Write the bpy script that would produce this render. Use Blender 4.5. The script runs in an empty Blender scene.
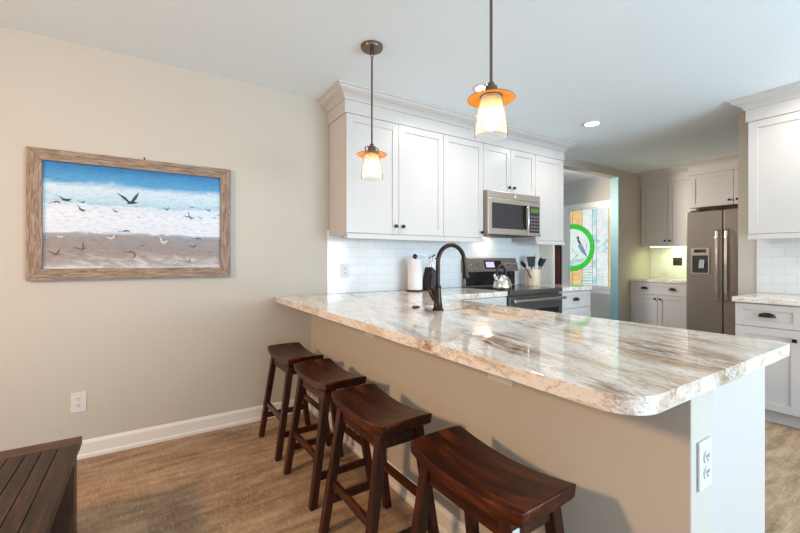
import bpy, bmesh, math, random
from mathutils import Vector, Matrix
random.seed(7)
PI = math.pi
S = bpy.context.scene
COL = S.collection

# ------------------------------------------------------------------ camera
cd = bpy.data.cameras.new('camera'); cam = bpy.data.objects.new('camera', cd); COL.objects.link(cam)
cam.location = (0, 0, 1.2)
cam.rotation_euler = (PI / 2, 0, math.radians(-32.8))
cd.sensor_width = 36; cd.lens = 391 / 800 * 36; cd.shift_y = -7 / 800
cd.clip_start = 0.05; cd.clip_end = 60
S.camera = cam

# ------------------------------------------------------------------ world, daylight, exposure
S.view_settings.view_transform = 'Standard'; S.view_settings.look = 'None'
S.view_settings.gamma = 1; S.view_settings.use_curve_mapping = False
S.view_settings.exposure = 0.8
W = bpy.data.worlds.new('world'); S.world = W; W.use_nodes = True
W.node_tree.nodes['Background'].inputs[0].default_value = (0.66, 0.83, 1.0, 1)
W.node_tree.nodes['Background'].inputs[1].default_value = 1.3

def area(name, loc, target, sx, sy, power, color, spread=PI):
    l = bpy.data.lights.new(name, 'AREA'); l.shape = 'RECTANGLE'; l.size = sx; l.size_y = sy
    l.energy = power; l.color = color; l.spread = spread
    o = bpy.data.objects.new(name, l); COL.objects.link(o); o.location = loc
    o.rotation_euler = (Vector(target) - Vector(loc)).to_track_quat('-Z', 'Y').to_euler()
    return o
def point(name, loc, power, color, r):
    l = bpy.data.lights.new(name, 'POINT'); l.energy = power; l.color = color; l.shadow_soft_size = r
    o = bpy.data.objects.new(name, l); COL.objects.link(o); o.location = loc
    return o
area('kitchen_window_daylight', (2.9, -2.7, 1.15), (2.5, 2.2, 3.0), 2.2, 1.1, 76, (0.66, 0.85, 1.0))
area('dining_lamp', (-1.8, 1.3, 1.95), (0.9, 1.5, 0.25), 0.26, 0.26, 29, (1.0, 0.60, 0.32))
area('far_room_fill', (4.5, 4.0, 2.2), (6.25, 2.2, 1.6), 0.3, 0.3, 6, (1.0, 0.88, 0.74), 1.35)  # added fill to brighten the niche; no known fixture here

# ------------------------------------------------------------------ materials
def nt(m):
    return m.node_tree.nodes, m.node_tree.links
def mat(name, col, rough=0.5, metal=0.0, var=0.04, nscale=6.0, bump=0.0, bscale=60.0, emit=None, estr=0.0, coat=0.0, spec=0.5, stretch=None):
    m = bpy.data.materials.new(name); m.use_nodes = True
    n, l = nt(m); p = n['Principled BSDF']
    p.inputs['Roughness'].default_value = rough; p.inputs['Metallic'].default_value = metal
    p.inputs['Specular IOR Level'].default_value = spec
    p.inputs['Coat Weight'].default_value = coat
    tc = n.new('ShaderNodeTexCoord'); no = n.new('ShaderNodeTexNoise'); no.inputs['Scale'].default_value = nscale
    no.inputs['Detail'].default_value = 3
    mp = n.new('ShaderNodeMapping')
    if stretch: mp.inputs['Scale'].default_value = stretch
    l.new(tc.outputs['Object'], mp.inputs[0]); l.new(mp.outputs[0], no.inputs['Vector'])
    r = n.new('ShaderNodeValToRGB')
    c = Vector(col)
    r.color_ramp.elements[0].position = 0.3; r.color_ramp.elements[1].position = 0.7
    r.color_ramp.elements[0].color = (*(c * (1 - var)), 1); r.color_ramp.elements[1].color = (*[min(1, x) for x in c * (1 + var)], 1)
    l.new(no.outputs[0], r.inputs[0]); l.new(r.outputs[0], p.inputs['Base Color'])
    if bump:
        n2 = n.new('ShaderNodeTexNoise'); n2.inputs['Scale'].default_value = bscale; l.new(mp.outputs[0], n2.inputs['Vector'])
        b = n.new('ShaderNodeBump'); b.inputs['Strength'].default_value = bump; b.inputs['Distance'].default_value = 0.002
        l.new(n2.outputs[0], b.inputs['Height']); l.new(b.outputs[0], p.inputs['Normal'])
    if emit:
        p.inputs['Emission Color'].default_value = (*emit, 1); p.inputs['Emission Strength'].default_value = estr
    return m
def ramp(n, stops):
    r = n.new('ShaderNodeValToRGB'); e = r.color_ramp.elements
    while len(e) < len(stops): e.new(0.5)
    for i, (p, c) in enumerate(stops):
        e[i].position = p; e[i].color = (*c, 1) if len(c) == 3 else c
    return r
def mixc(n, l, fac, a, b, mode='MIX'):
    m = n.new('ShaderNodeMix'); m.data_type = 'RGBA'; m.blend_type = mode
    for sock, v in ((m.inputs[0], fac), (m.inputs[6], a), (m.inputs[7], b)):
        if hasattr(v, 'is_output'): l.new(v, sock)
        elif isinstance(v, (int, float)): sock.default_value = v
        else: sock.default_value = (*v, 1)
    return m.outputs[2]
def noise(n, l, vec, scale, detail=4, dist=0.0, rough=0.5):
    x = n.new('ShaderNodeTexNoise'); x.inputs['Scale'].default_value = scale; x.inputs['Detail'].default_value = detail
    x.inputs['Distortion'].default_value = dist; x.inputs['Roughness'].default_value = rough
    l.new(vec, x.inputs['Vector']); return x.outputs[0]
def mapping(n, l, scale=(1, 1, 1), rot=(0, 0, 0), loc=(0, 0, 0), src='Object'):
    tc = n.new('ShaderNodeTexCoord'); a = n.new('ShaderNodeMapping'); a.inputs['Rotation'].default_value = rot
    b = n.new('ShaderNodeMapping'); b.inputs['Scale'].default_value = scale; b.inputs['Location'].default_value = loc
    l.new(tc.outputs[src], a.inputs[0]); l.new(a.outputs[0], b.inputs[0]); return b.outputs[0]
def new(name, rough=0.5, metal=0.0):
    m = bpy.data.materials.new(name); m.use_nodes = True; n, l = nt(m); p = n['Principled BSDF']
    p.inputs['Roughness'].default_value = rough; p.inputs['Metallic'].default_value = metal
    return m, n, l, p

def wood(name, dark, mid, light, axis, rough=0.35, scale=5, coat=0.0, bump=0.15):
    m, n, l, p = new(name, rough); p.inputs['Specular IOR Level'].default_value = 0.25; p.inputs['Coat Weight'].default_value = coat; p.inputs['Coat Roughness'].default_value = 0.15
    sc = [14, 14, 14]; sc[axis] = 1.4
    v = mapping(n, l, sc)
    a = noise(n, l, v, scale * 0.35, 6, 0.6, 0.65)
    r = ramp(n, [(0.3, dark), (0.52, mid), (0.72, light)]); l.new(a, r.inputs[0])
    v2 = mapping(n, l, (2, 2, 2)); big = noise(n, l, v2, 2.0, 2)
    rb = ramp(n, [(0.3, (0.7, 0.7, 0.7)), (0.7, (1.15, 1.15, 1.15))]); l.new(big, rb.inputs[0])
    l.new(mixc(n, l, 1.0, r.outputs[0], rb.outputs[0], 'MULTIPLY'), p.inputs['Base Color'])
    b = n.new('ShaderNodeBump'); b.inputs['Strength'].default_value = bump; b.inputs['Distance'].default_value = 0.002
    l.new(a, b.inputs['Height']); l.new(b.outputs[0], p.inputs['Normal'])
    return m

def floor_mat():
    m, n, l, p = new('vinyl_plank', 0.42); p.inputs['Specular IOR Level'].default_value = 0.35
    tc = n.new('ShaderNodeTexCoord')
    br = n.new('ShaderNodeTexBrick'); l.new(tc.outputs['Object'], br.inputs['Vector'])
    br.inputs['Scale'].default_value = 1; br.inputs['Brick Width'].default_value = 1.22; br.inputs['Row Height'].default_value = 0.18
    br.inputs['Mortar Size'].default_value = 0.0012; br.inputs['Mortar Smooth'].default_value = 0.3
    br.inputs['Color1'].default_value = (0.0, 0, 0, 1); br.inputs['Color2'].default_value = (1, 1, 1, 1); br.inputs['Mortar'].default_value = (0.5, 0.5, 0.5, 1)
    v = mapping(n, l, (2.2, 10, 1)); a = noise(n, l, v, 1.5, 7, 0.3, 0.6)
    r = ramp(n, [(0.30, (0.17, 0.10, 0.058)), (0.43, (0.30, 0.18, 0.10)), (0.55, (0.40, 0.26, 0.15)), (0.70, (0.50, 0.36, 0.235))]); l.new(a, r.inputs[0])
    h = noise(n, l, mapping(n, l, (7, 60, 1)), 2.2, 3, 0, 0.6); g = noise(n, l, mapping(n, l, (60, 7, 1)), 2.2, 3, 0, 0.6)
    rh = ramp(n, [(0.52, (0, 0, 0)), (0.72, (1, 1, 1))]); l.new(h, rh.inputs[0])
    rg = ramp(n, [(0.52, (0, 0, 0)), (0.72, (1, 1, 1))]); l.new(g, rg.inputs[0])
    c = mixc(n, l, 1.0, r.outputs[0], mixc(n, l, br.outputs['Color'], (0.84, 0.83, 0.82), (1.10, 1.10, 1.10)), 'MULTIPLY')
    add = mixc(n, l, 1.0, rh.outputs[0], rg.outputs[0], 'ADD')
    f = n.new('ShaderNodeMath'); f.operation = 'MULTIPLY'; l.new(add, f.inputs[0]); f.inputs[1].default_value = 0.40
    c = mixc(n, l, f.outputs[0], c, (0.68, 0.56, 0.42))
    fm = n.new('ShaderNodeMath'); fm.operation = 'MULTIPLY'; l.new(br.outputs['Fac'], fm.inputs[0]); fm.inputs[1].default_value = 0.45
    c = mixc(n, l, fm.outputs[0], c, (0.10, 0.06, 0.035))
    l.new(c, p.inputs['Base Color'])
    b = n.new('ShaderNodeBump'); b.inputs['Strength'].default_value = 0.12; b.inputs['Distance'].default_value = 0.002
    l.new(a, b.inputs['Height']); l.new(b.outputs[0], p.inputs['Normal'])
    return m

def granite(name='granite'):
    m, n, l, p = new(name, 0.05); p.inputs['Specular IOR Level'].default_value = 0.7
    a14 = math.radians(14); rot = (0, 0, a14)
    base = noise(n, l, mapping(n, l, (8, 2.0, 8), rot), 1.2, 6, 0.8, 0.6)
    rb = ramp(n, [(0.30, (0.48, 0.35, 0.23)), (0.42, (0.73, 0.64, 0.54)), (0.52, (0.86, 0.82, 0.76)), (0.68, (0.80, 0.75, 0.71)), (0.85, (0.62, 0.52, 0.43))]); l.new(base, rb.inputs[0])
    # where the slab's brown seams gather (its own figure)
    tc = n.new('ShaderNodeTexCoord'); mask = None
    for cx, cy, rx, ry in ((1.33, 0.60, 0.17, 0.42), (1.02, 0.95, 0.09, 0.34), (0.86, 0.47, 0.05, 0.12), (1.62, 1.05, 0.07, 0.35), (1.25, 1.75, 0.10, 0.30), (1.80, 2.0, 0.08, 0.5), (0.86, 1.25, 0.05, 0.35)):
        c = Vector((cx*math.cos(a14) - cy*math.sin(a14), cx*math.sin(a14) + cy*math.cos(a14)))
        v = mapping(n, l, (1/rx, 1/ry, 0), rot, (-c.x/rx, -c.y/ry, 0))
        g = n.new('ShaderNodeTexGradient'); g.gradient_type = 'SPHERICAL'; l.new(v, g.inputs[0])
        if mask is None: mask = g.outputs[1]
        else:
            q = n.new('ShaderNodeMath'); q.operation = 'MAXIMUM'; l.new(mask, q.inputs[0]); l.new(g.outputs[1], q.inputs[1]); mask = q.outputs[0]
    br = noise(n, l, mapping(n, l, (6.5, 1.3, 6.5), rot, (0.7, 0.15, 0)), 1.6, 7, 1.0, 0.68)
    k = n.new('ShaderNodeMath'); k.operation = 'MULTIPLY_ADD'; l.new(mask, k.inputs[0]); k.inputs[1].default_value = 0.30; l.new(br, k.inputs[2])
    r1 = ramp(n, [(0.58, (0, 0, 0)), (0.64, (0.65, 0.65, 0.65)), (0.73, (1, 1, 1))]); l.new(k.outputs[0], r1.inputs[0])
    fine = noise(n, l, mapping(n, l, (46, 5.0, 46), rot), 1.6, 6, 1.2, 0.7)
    r2 = ramp(n, [(0.40, (0.12, 0.12, 0.12)), (0.60, (1, 1, 1))]); l.new(fine, r2.inputs[0])
    f = n.new('ShaderNodeMath'); f.operation = 'MULTIPLY'; l.new(r1.outputs[0], f.inputs[0]); l.new(r2.outputs[0], f.inputs[1])
    tone = noise(n, l, mapping(n, l, (3, 3, 3)), 2.0, 2)
    rt = ramp(n, [(0.4, (0.17, 0.092, 0.045)), (0.6, (0.34, 0.19, 0.085))]); l.new(tone, rt.inputs[0])
    c = mixc(n, l, f.outputs[0], rb.outputs[0], rt.outputs[0])
    vein = noise(n, l, mapping(n, l, (9, 1.8, 9), (0, 0, math.radians(17)), (3, 2, 0)), 1.3, 6, 1.0, 0.65)
    r3 = ramp(n, [(0.475, (0, 0, 0)), (0.5, (0.6, 0.6, 0.6)), (0.525, (0, 0, 0))]); l.new(vein, r3.inputs[0])
    c = mixc(n, l, r3.outputs[0], c, (0.36, 0.27, 0.20))
    sp = noise(n, l, mapping(n, l, (55, 26, 55), rot), 2.0, 3, 0, 0.7)
    r4 = ramp(n, [(0.56, (0, 0, 0)), (0.70, (0.7, 0.7, 0.7))]); l.new(sp, r4.inputs[0])
    c = mixc(n, l, r4.outputs[0], c, (0.42, 0.25, 0.12))
    l.new(c, p.inputs['Base Color'])
    return m

def tile_mat(name, ax, col=(0.80, 0.84, 0.85)):
    m, n, l, p = new(name, 0.10); p.inputs['Specular IOR Level'].default_value = 0.6
    tc = n.new('ShaderNodeTexCoord'); s = n.new('ShaderNodeSeparateXYZ'); cb = n.new('ShaderNodeCombineXYZ')
    l.new(tc.outputs['Object'], s.inputs[0]); l.new(s.outputs[ax], cb.inputs[0]); l.new(s.outputs[2], cb.inputs[1])
    br = n.new('ShaderNodeTexBrick'); l.new(cb.outputs[0], br.inputs['Vector']); br.inputs['Scale'].default_value = 1
    br.inputs['Brick Width'].default_value = 0.153; br.inputs['Row Height'].default_value = 0.0765
    br.inputs['Mortar Size'].default_value = 0.0014; br.inputs['Mortar Smooth'].default_value = 0.2
    c = Vector(col)
    br.inputs['Color1'].default_value = (*c, 1); br.inputs['Color2'].default_value = (*(c * 0.965), 1); br.inputs['Mortar'].default_value = (0.62, 0.64, 0.65, 1)
    l.new(br.outputs['Color'], p.inputs['Base Color'])
    b = n.new('ShaderNodeBump'); b.inputs['Strength'].default_value = 0.5; b.inputs['Distance'].default_value = 0.0015; b.invert = True
    l.new(br.outputs['Fac'], b.inputs['Height']); l.new(b.outputs[0], p.inputs['Normal'])
    return m

def rustic(name, axis):
    m, n, l, p = new(name, 0.7)
    sc = [90, 90, 90]; sc[axis] = 9
    a = noise(n, l, mapping(n, l, sc), 1.3, 6, 0.8, 0.7)
    r = ramp(n, [(0.3, (0.09, 0.06, 0.04)), (0.45, (0.24, 0.165, 0.115)), (0.58, (0.36, 0.27, 0.20)), (0.75, (0.52, 0.43, 0.35))]); l.new(a, r.inputs[0])
    l.new(r.outputs[0], p.inputs['Base Color'])
    b = n.new('ShaderNodeBump'); b.inputs['Strength'].default_value = 0.4; b.inputs['Distance'].default_value = 0.002
    l.new(a, b.inputs['Height']); l.new(b.outputs[0], p.inputs['Normal'])
    return m

def beach_mat(w, h):
    # a printed seascape: x 0..w, z 0..h in the canvas's own coordinates
    m, n, l, p = new('beach_print', 0.35)
    tc = n.new('ShaderNodeTexCoord'); s = n.new('ShaderNodeSeparateXYZ'); l.new(tc.outputs['Object'], s.inputs[0])
    nz = noise(n, l, mapping(n, l, (4, 1, 14)), 1.2, 5, 0.6, 0.6)
    d = n.new('ShaderNodeMath'); d.operation = 'DIVIDE'; l.new(s.outputs[2], d.inputs[0]); d.inputs[1].default_value = h
    k = n.new('ShaderNodeMath'); k.operation = 'MULTIPLY_ADD'; l.new(nz, k.inputs[0]); k.inputs[1].default_value = 0.13; k.inputs[2].default_value = -0.065
    t = n.new('ShaderNodeMath'); t.operation = 'ADD'; l.new(d.outputs[0], t.inputs[0]); l.new(k.outputs[0], t.inputs[1])
    r = ramp(n, [(0.0, (0.62, 0.60, 0.58)), (0.04, (0.38, 0.33, 0.30)), (0.15, (0.30, 0.235, 0.20)), (0.30, (0.30, 0.27, 0.26)), (0.335, (0.34, 0.36, 0.40)),
                 (0.355, (0.70, 0.75, 0.82)), (0.52, (0.74, 0.79, 0.86)), (0.605, (0.66, 0.75, 0.84)), (0.63, (0.38, 0.62, 0.72)), (0.67, (0.52, 0.69, 0.80)),
                 (0.78, (0.62, 0.76, 0.86)), (0.85, (0.08, 0.34, 0.62)), (1.0, (0.015, 0.18, 0.45))])
    l.new(t.outputs[0], r.inputs[0])
    foam = noise(n, l, mapping(n, l, (16, 1, 60)), 1.6, 6, 0.5, 0.7)
    rf = ramp(n, [(0.36, (0.72, 0.76, 0.82)), (0.5, (1, 1, 1)), (0.7, (1.05, 1.05, 1.03))]); l.new(foam, rf.inputs[0])
    c = mixc(n, l, 1.0, r.outputs[0], rf.outputs[0], 'MULTIPLY')
    sh = noise(n, l, mapping(n, l, (9, 1, 26), (0, 0.25, 0)), 1.3, 5, 1.0, 0.6)
    rs = ramp(n, [(0.62, (0, 0, 0)), (0.72, (0.6, 0.6, 0.6))]); l.new(sh, rs.inputs[0])
    lt = n.new('ShaderNodeMath'); lt.operation = 'LESS_THAN'; l.new(d.outputs[0], lt.inputs[0]); lt.inputs[1].default_value = 0.31
    fm = n.new('ShaderNodeMath'); fm.operation = 'MULTIPLY'; l.new(rs.outputs[0], fm.inputs[0]); l.new(lt.outputs[0], fm.inputs[1])
    c = mixc(n, l, fm.outputs[0], c, (0.20, 0.30, 0.36))
    pale = noise(n, l, mapping(n, l, (5, 1, 14), (0, -0.15, 0), (2, 0, 1)), 1.1, 5, 0.8, 0.65)
    rp = ramp(n, [(0.50, (0, 0, 0)), (0.66, (0.75, 0.75, 0.75))]); l.new(pale, rp.inputs[0])
    lo = n.new('ShaderNodeMapRange'); l.new(d.outputs[0], lo.inputs[0]); lo.inputs[1].default_value = 0.03; lo.inputs[2].default_value = 0.20; lo.inputs[3].default_value = 1.0; lo.inputs[4].default_value = 0.0
    pm = n.new('ShaderNodeMath'); pm.operation = 'MULTIPLY'; l.new(rp.outputs[0], pm.inputs[0]); l.new(lo.outputs[0], pm.inputs[1])
    c = mixc(n, l, pm.outputs[0], c, (0.72, 0.72, 0.72))
    l.new(c, p.inputs['Base Color'])
    return m

def lamp_glass():
    m, n, l, p = new('clear_glass'); out = n['Material Output']; n.remove(p)
    t = n.new('ShaderNodeBsdfTransparent'); tr = n.new('ShaderNodeBsdfTranslucent'); g = n.new('ShaderNodeBsdfGlossy'); g.inputs['Roughness'].default_value = 0.03
    tr.inputs[0].default_value = (1, 0.97, 0.92, 1)
    a = n.new('ShaderNodeMixShader'); a.inputs[0].default_value = 0.2; l.new(t.outputs[0], a.inputs[1]); l.new(tr.outputs[0], a.inputs[2])
    lw = n.new('ShaderNodeLayerWeight'); lw.inputs[0].default_value = 0.06
    b = n.new('ShaderNodeMixShader'); l.new(lw.outputs[0], b.inputs[0]); l.new(a.outputs[0], b.inputs[1]); l.new(g.outputs[0], b.inputs[2])
    l.new(b.outputs[0], out.inputs[0]); return m

def lit_glass(name, c1, c2, strength=1.0, scale=(6, 6, 6)):
    m, n, l, p = new(name, 0.15)
    a = noise(n, l, mapping(n, l, scale), 2.0, 4, 1.0, 0.6)
    r = ramp(n, [(0.35, c1), (0.65, c2)]); l.new(a, r.inputs[0])
    p.inputs['Base Color'].default_value = (0.05, 0.05, 0.05, 1)
    l.new(r.outputs[0], p.inputs['Emission Color']); p.inputs['Emission Strength'].default_value = strength * 0.5; p.inputs['Specular IOR Level'].default_value = 0.08
    return m

M = {}
M['wall'] = mat('wall_paint', (0.555, 0.52, 0.455), 0.75, var=0.015, nscale=1.5, bump=0.05, bscale=250)
M['ceil'] = mat('ceiling_paint', (0.84, 0.93, 0.985), 0.9, var=0.01, nscale=1.2)
M['jamb'] = mat('blue_green_jamb', (0.22, 0.40, 0.43), 0.5, var=0.03)  # blue-green tone, used only on the passage jamb
M['trim'] = mat('trim_paint', (0.80, 0.79, 0.76), 0.35, var=0.01)
M['white'] = mat('cabinet_paint', (0.60, 0.58, 0.56), 0.32, var=0.008, nscale=3)
M['bronze'] = mat('oil_rubbed_bronze', (0.038, 0.027, 0.022), 0.28, 0.85, var=0.2, nscale=30)
M['lampbronze'] = mat('brushed_brown_metal', (0.16, 0.11, 0.09), 0.35, 0.8, var=0.1)
M['black'] = mat('black_gloss', (0.012, 0.012, 0.014), 0.08, var=0.1)
M['darkmatte'] = mat('black_matte', (0.02, 0.02, 0.022), 0.55, var=0.1)
M['slate'] = mat('slate_steel', (0.27, 0.235, 0.205), 0.38, 0.55, var=0.04, nscale=4, stretch=(1, 1, 40))
M['mwsteel'] = mat('warm_brushed_steel', (0.50, 0.44, 0.39), 0.35, 0.6, var=0.03, nscale=6, stretch=(1, 1, 40))
M['steel'] = mat('stainless_steel', (0.72, 0.69, 0.66), 0.22, 1.0, var=0.05, nscale=8, stretch=(1, 1, 30))
M['oven'] = mat('oven_steel', (0.11, 0.105, 0.105), 0.32, 0.55, var=0.05)
M['plastic'] = mat('white_plastic', (0.70, 0.69, 0.67), 0.35, var=0.01)
M['slot'] = mat('dark_slots', (0.05, 0.05, 0.05), 0.6)
M['sink'] = mat('biscuit_composite', (0.88, 0.81, 0.74), 0.3, var=0.02)
M['paper'] = mat('paper_towel', (0.80, 0.79, 0.77), 0.9, var=0.02, bump=0.3, bscale=120)
M['crock'] = mat('speckled_stoneware', (0.68, 0.57, 0.43), 0.45, var=0.28, nscale=60)
M['blue'] = mat('blue_silicone', (0.02, 0.06, 0.25), 0.4)
M['copper'] = mat('amber_enamel', (0.82, 0.33, 0.02), 0.35, 0.1, var=0.05)
M['glass'] = lamp_glass()
M['bulb'] = mat('glowing_bulb', (1, 0.8, 0.5), 0.4, emit=(1.0, 0.70, 0.36), estr=7)
M['can'] = mat('downlight_lens', (1, 1, 1), 0.5, emit=(1.0, 0.93, 0.82), estr=6)
M['strip'] = mat('under_cabinet_lens', (1, 1, 1), 0.5, emit=(0.95, 1.0, 0.62), estr=4)
M['granite'] = granite()
M['floor'] = floor_mat()
M['tile_x'] = tile_mat('subway_tile', 0)
M['tile_y'] = tile_mat('subway_tile_side', 1, (0.80, 0.81, 0.80))
M['stool'] = wood('walnut_stain', (0.009, 0.002, 0.001), (0.050, 0.009, 0.003), (0.17, 0.040, 0.009), 1, 0.3, 5, 0.0)
M['stool_v'] = wood('walnut_stain_legs', (0.018, 0.006, 0.004), (0.05, 0.016, 0.009), (0.11, 0.032, 0.014), 2, 0.33, 5, 0.0)
M['bench'] = wood('rustic_brown_plank', (0.010, 0.006, 0.004), (0.036, 0.018, 0.010), (0.115, 0.055, 0.026), 1, 0.42, 5, 0.0, 0.6)
M['bench_x'] = wood('rustic_brown_end', (0.018, 0.009, 0.006), (0.075, 0.034, 0.018), (0.17, 0.080, 0.04), 0, 0.4, 5, 0.0, 0.6)
M['bench_v'] = wood('rustic_brown_leg', (0.02, 0.010, 0.007), (0.05, 0.024, 0.014), (0.10, 0.05, 0.03), 2, 0.4, 6, 0.1, 0.5)
M['redwood'] = wood('red_brown_door_wood', (0.06, 0.010, 0.004), (0.11, 0.020, 0.008), (0.16, 0.035, 0.014), 2, 0.35)
M['rx'] = rustic('weathered_frame_across', 0); M['rz'] = rustic('weathered_frame_upright', 2)
M['bird'] = mat('print_ink_dark', (0.03, 0.045, 0.07), 0.4, var=0.3, nscale=40)
M['bird2'] = mat('print_ink_brown', (0.17, 0.10, 0.06), 0.4, var=0.4, nscale=40)
M['bird3'] = mat('print_ink_blue', (0.05, 0.16, 0.26), 0.4, var=0.3, nscale=40)
M['birdw'] = mat('print_ink_white', (0.75, 0.73, 0.70), 0.4)
M['mwglass'] = mat('microwave_window', (0.045, 0.045, 0.05), 0.12, var=0.1)
M['lcd'] = mat('lit_display', (0.05, 0.05, 0.06), 0.2, emit=(0.55, 0.50, 0.75), estr=0.8)
M['gpanel'] = mat('green_display', (0.03, 0.05, 0.02), 0.2, emit=(0.10, 0.22, 0.05), estr=0.5)

# ------------------------------------------------------------------ mesh helpers
class B:
    def __init__(s): s.bm = bmesh.new(); s.mi = 0
    def _f(s, vs):
        try:
            f = s.bm.faces.new(vs); f.material_index = s.mi; return f
        except ValueError: return None
    def box(s, x0, x1, y0, y1, z0, z1):
        v = [s.bm.verts.new(p) for p in ((x0,y0,z0),(x1,y0,z0),(x1,y1,z0),(x0,y1,z0),(x0,y0,z1),(x1,y0,z1),(x1,y1,z1),(x0,y1,z1))]
        for q in ((0,3,2,1),(4,5,6,7),(0,1,5,4),(1,2,6,5),(2,3,7,6),(3,0,4,7)): s._f([v[i] for i in q])
        return s
    def hexa(s, bot, top):
        v = [s.bm.verts.new(p) for p in list(bot) + list(top)]
        for q in ((0,3,2,1),(4,5,6,7),(0,1,5,4),(1,2,6,5),(2,3,7,6),(3,0,4,7)): s._f([v[i] for i in q])
        return s
    def bar(s, a, b, w, h, up=(0, 0, 1)):
        a = Vector(a); b = Vector(b); d = (b - a).normalized(); u = Vector(up); r = d.cross(u).normalized(); u = r.cross(d).normalized()
        q = [(-w/2, -h/2), (w/2, -h/2), (w/2, h/2), (-w/2, h/2)]
        return s.hexa([a + r*i + u*j for i, j in q], [b + r*i + u*j for i, j in q])
    def lathe(s, prof, c=(0, 0, 0), n=32, axis='z'):
        rings = []
        for r, z in prof:
            ring = []
            for i in range(n):
                t = 2*PI*i/n; p = (r*math.cos(t), r*math.sin(t), z)
                if axis == 'y': p = (p[0], -p[2], p[1])
                if axis == 'x': p = (-p[2], p[0], p[1])
                ring.append(s.bm.verts.new((c[0]+p[0], c[1]+p[1], c[2]+p[2])))
            rings.append(ring)
        for a, b in zip(rings, rings[1:]):
            for i in range(n): s._f([a[i], a[(i+1) % n], b[(i+1) % n], b[i]])
        if prof[0][0] > 1e-6: s._f(rings[0][::-1])
        if prof[-1][0] > 1e-6: s._f(rings[-1])
        return s
    def tube(s, pts, rad, n=12, caps=True):
        pts = [Vector(p) for p in pts]; rad = rad if isinstance(rad, (list, tuple)) else [rad]*len(pts)
        rings = []; prev = None
        for i, p in enumerate(pts):
            d = (pts[min(i+1, len(pts)-1)] - pts[max(i-1, 0)]).normalized()
            if prev is None:
                prev = d.orthogonal().normalized()
            prev = (prev - d*prev.dot(d)).normalized(); q = d.cross(prev)
            rings.append([s.bm.verts.new(p + (prev*math.cos(2*PI*k/n) + q*math.sin(2*PI*k/n))*rad[i]) for k in range(n)])
        for a, b in zip(rings, rings[1:]):
            for i in range(n): s._f([a[i], a[(i+1) % n], b[(i+1) % n], b[i]])
        if caps: s._f(rings[0][::-1]); s._f(rings[-1])
        return s
    def torus(s, c, R, r, ax=(0, 0, 1), n=24, m=8, arc=(0, 2*PI)):
        ax = Vector(ax).normalized(); u = ax.orthogonal().normalized(); w = ax.cross(u)
        full = abs(arc[1]-arc[0]-2*PI) < 1e-6
        pts = [Vector(c) + (u*math.cos(arc[0]+(arc[1]-arc[0])*i/n) + w*math.sin(arc[0]+(arc[1]-arc[0])*i/n))*R for i in range(n+1)]
        return s.tube(pts, r, m, not full)
    def prism(s, poly, z0, z1, fn=lambda a, b, z: (a, b, z)):
        a = [s.bm.verts.new(fn(x, y, z0)) for x, y in poly]; b = [s.bm.verts.new(fn(x, y, z1)) for x, y in poly]
        s._f(a[::-1]); s._f(b)
        for i in range(len(poly)): j = (i+1) % len(poly); s._f([a[i], a[j], b[j], b[i]])
        return s
    def xform(s, M4): bmesh.ops.transform(s.bm, matrix=M4, verts=s.bm.verts); return s
    def build(s, name, mats, parent=None, bevel=0.0, smooth=False, loc=(0, 0, 0), rz=0.0, seg=2, sub=0):
        bmesh.ops.recalc_face_normals(s.bm, faces=s.bm.faces)
        me = bpy.data.meshes.new(name); s.bm.to_mesh(me); s.bm.free()
        for m in (mats if isinstance(mats, (list, tuple)) else [mats]): me.materials.append(m)
        o = bpy.data.objects.new(name, me); COL.objects.link(o); o.parent = parent; o.location = loc; o.rotation_euler = (0, 0, rz)
        if smooth:
            for p in me.polygons: p.use_smooth = True
        if bevel:
            b = o.modifiers.new('bevel', 'BEVEL'); b.width = bevel; b.segments = seg; b.limit_method = 'ANGLE'; b.angle_limit = math.radians(40)
        if sub:
            b = o.modifiers.new('sub', 'SUBSURF'); b.levels = sub; b.render_levels = sub
        if smooth and bevel:
            w = o.modifiers.new('wn', 'WEIGHTED_NORMAL'); w.keep_sharp = True
        if smooth:
            try: me.set_sharp_from_angle(angle=math.radians(35))
            except Exception: pass
        return o
def struct(o): o['kind'] = 'structure'; return o
def tag(o, label, cat, group=None):
    o['label'] = label; o['category'] = cat
    if group: o['group'] = group
    return o
def thing(name, label, cat, loc=(0, 0, 0), rz=0.0, group=None):
    o = bpy.data.objects.new(name, None); o.empty_display_size = 0.1; COL.objects.link(o)
    o.location = loc; o.rotation_euler = (0, 0, rz)
    return tag(o, label, cat, group)
def dup(root, loc, rz, label):
    r = root.copy(); COL.objects.link(r); r.location = loc; r.rotation_euler = (0, 0, rz); r['label'] = label
    for ch in list(root.children):
        c = ch.copy(); COL.objects.link(c); c.parent = r
        for g in ch.children:
            e = g.copy(); COL.objects.link(e); e.parent = c
    return r

# ------------------------------------------------------------------ the room
YB = 3.034; HC = 2.5; XN = 6.65; XR = 4.42
struct(B().box(-3.2, 7.0, -3.0, 6.2, -0.1, 0).build('floor', M['floor']))
struct(B().box(-3.2, 7.0, -3.0, 6.2, HC, HC + 0.1).build('ceiling', M['ceil']))
struct(B().box(-3.3, -3.2, -3.0, YB + 0.12, 0, HC).build('wall_left', M['wall']))
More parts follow.
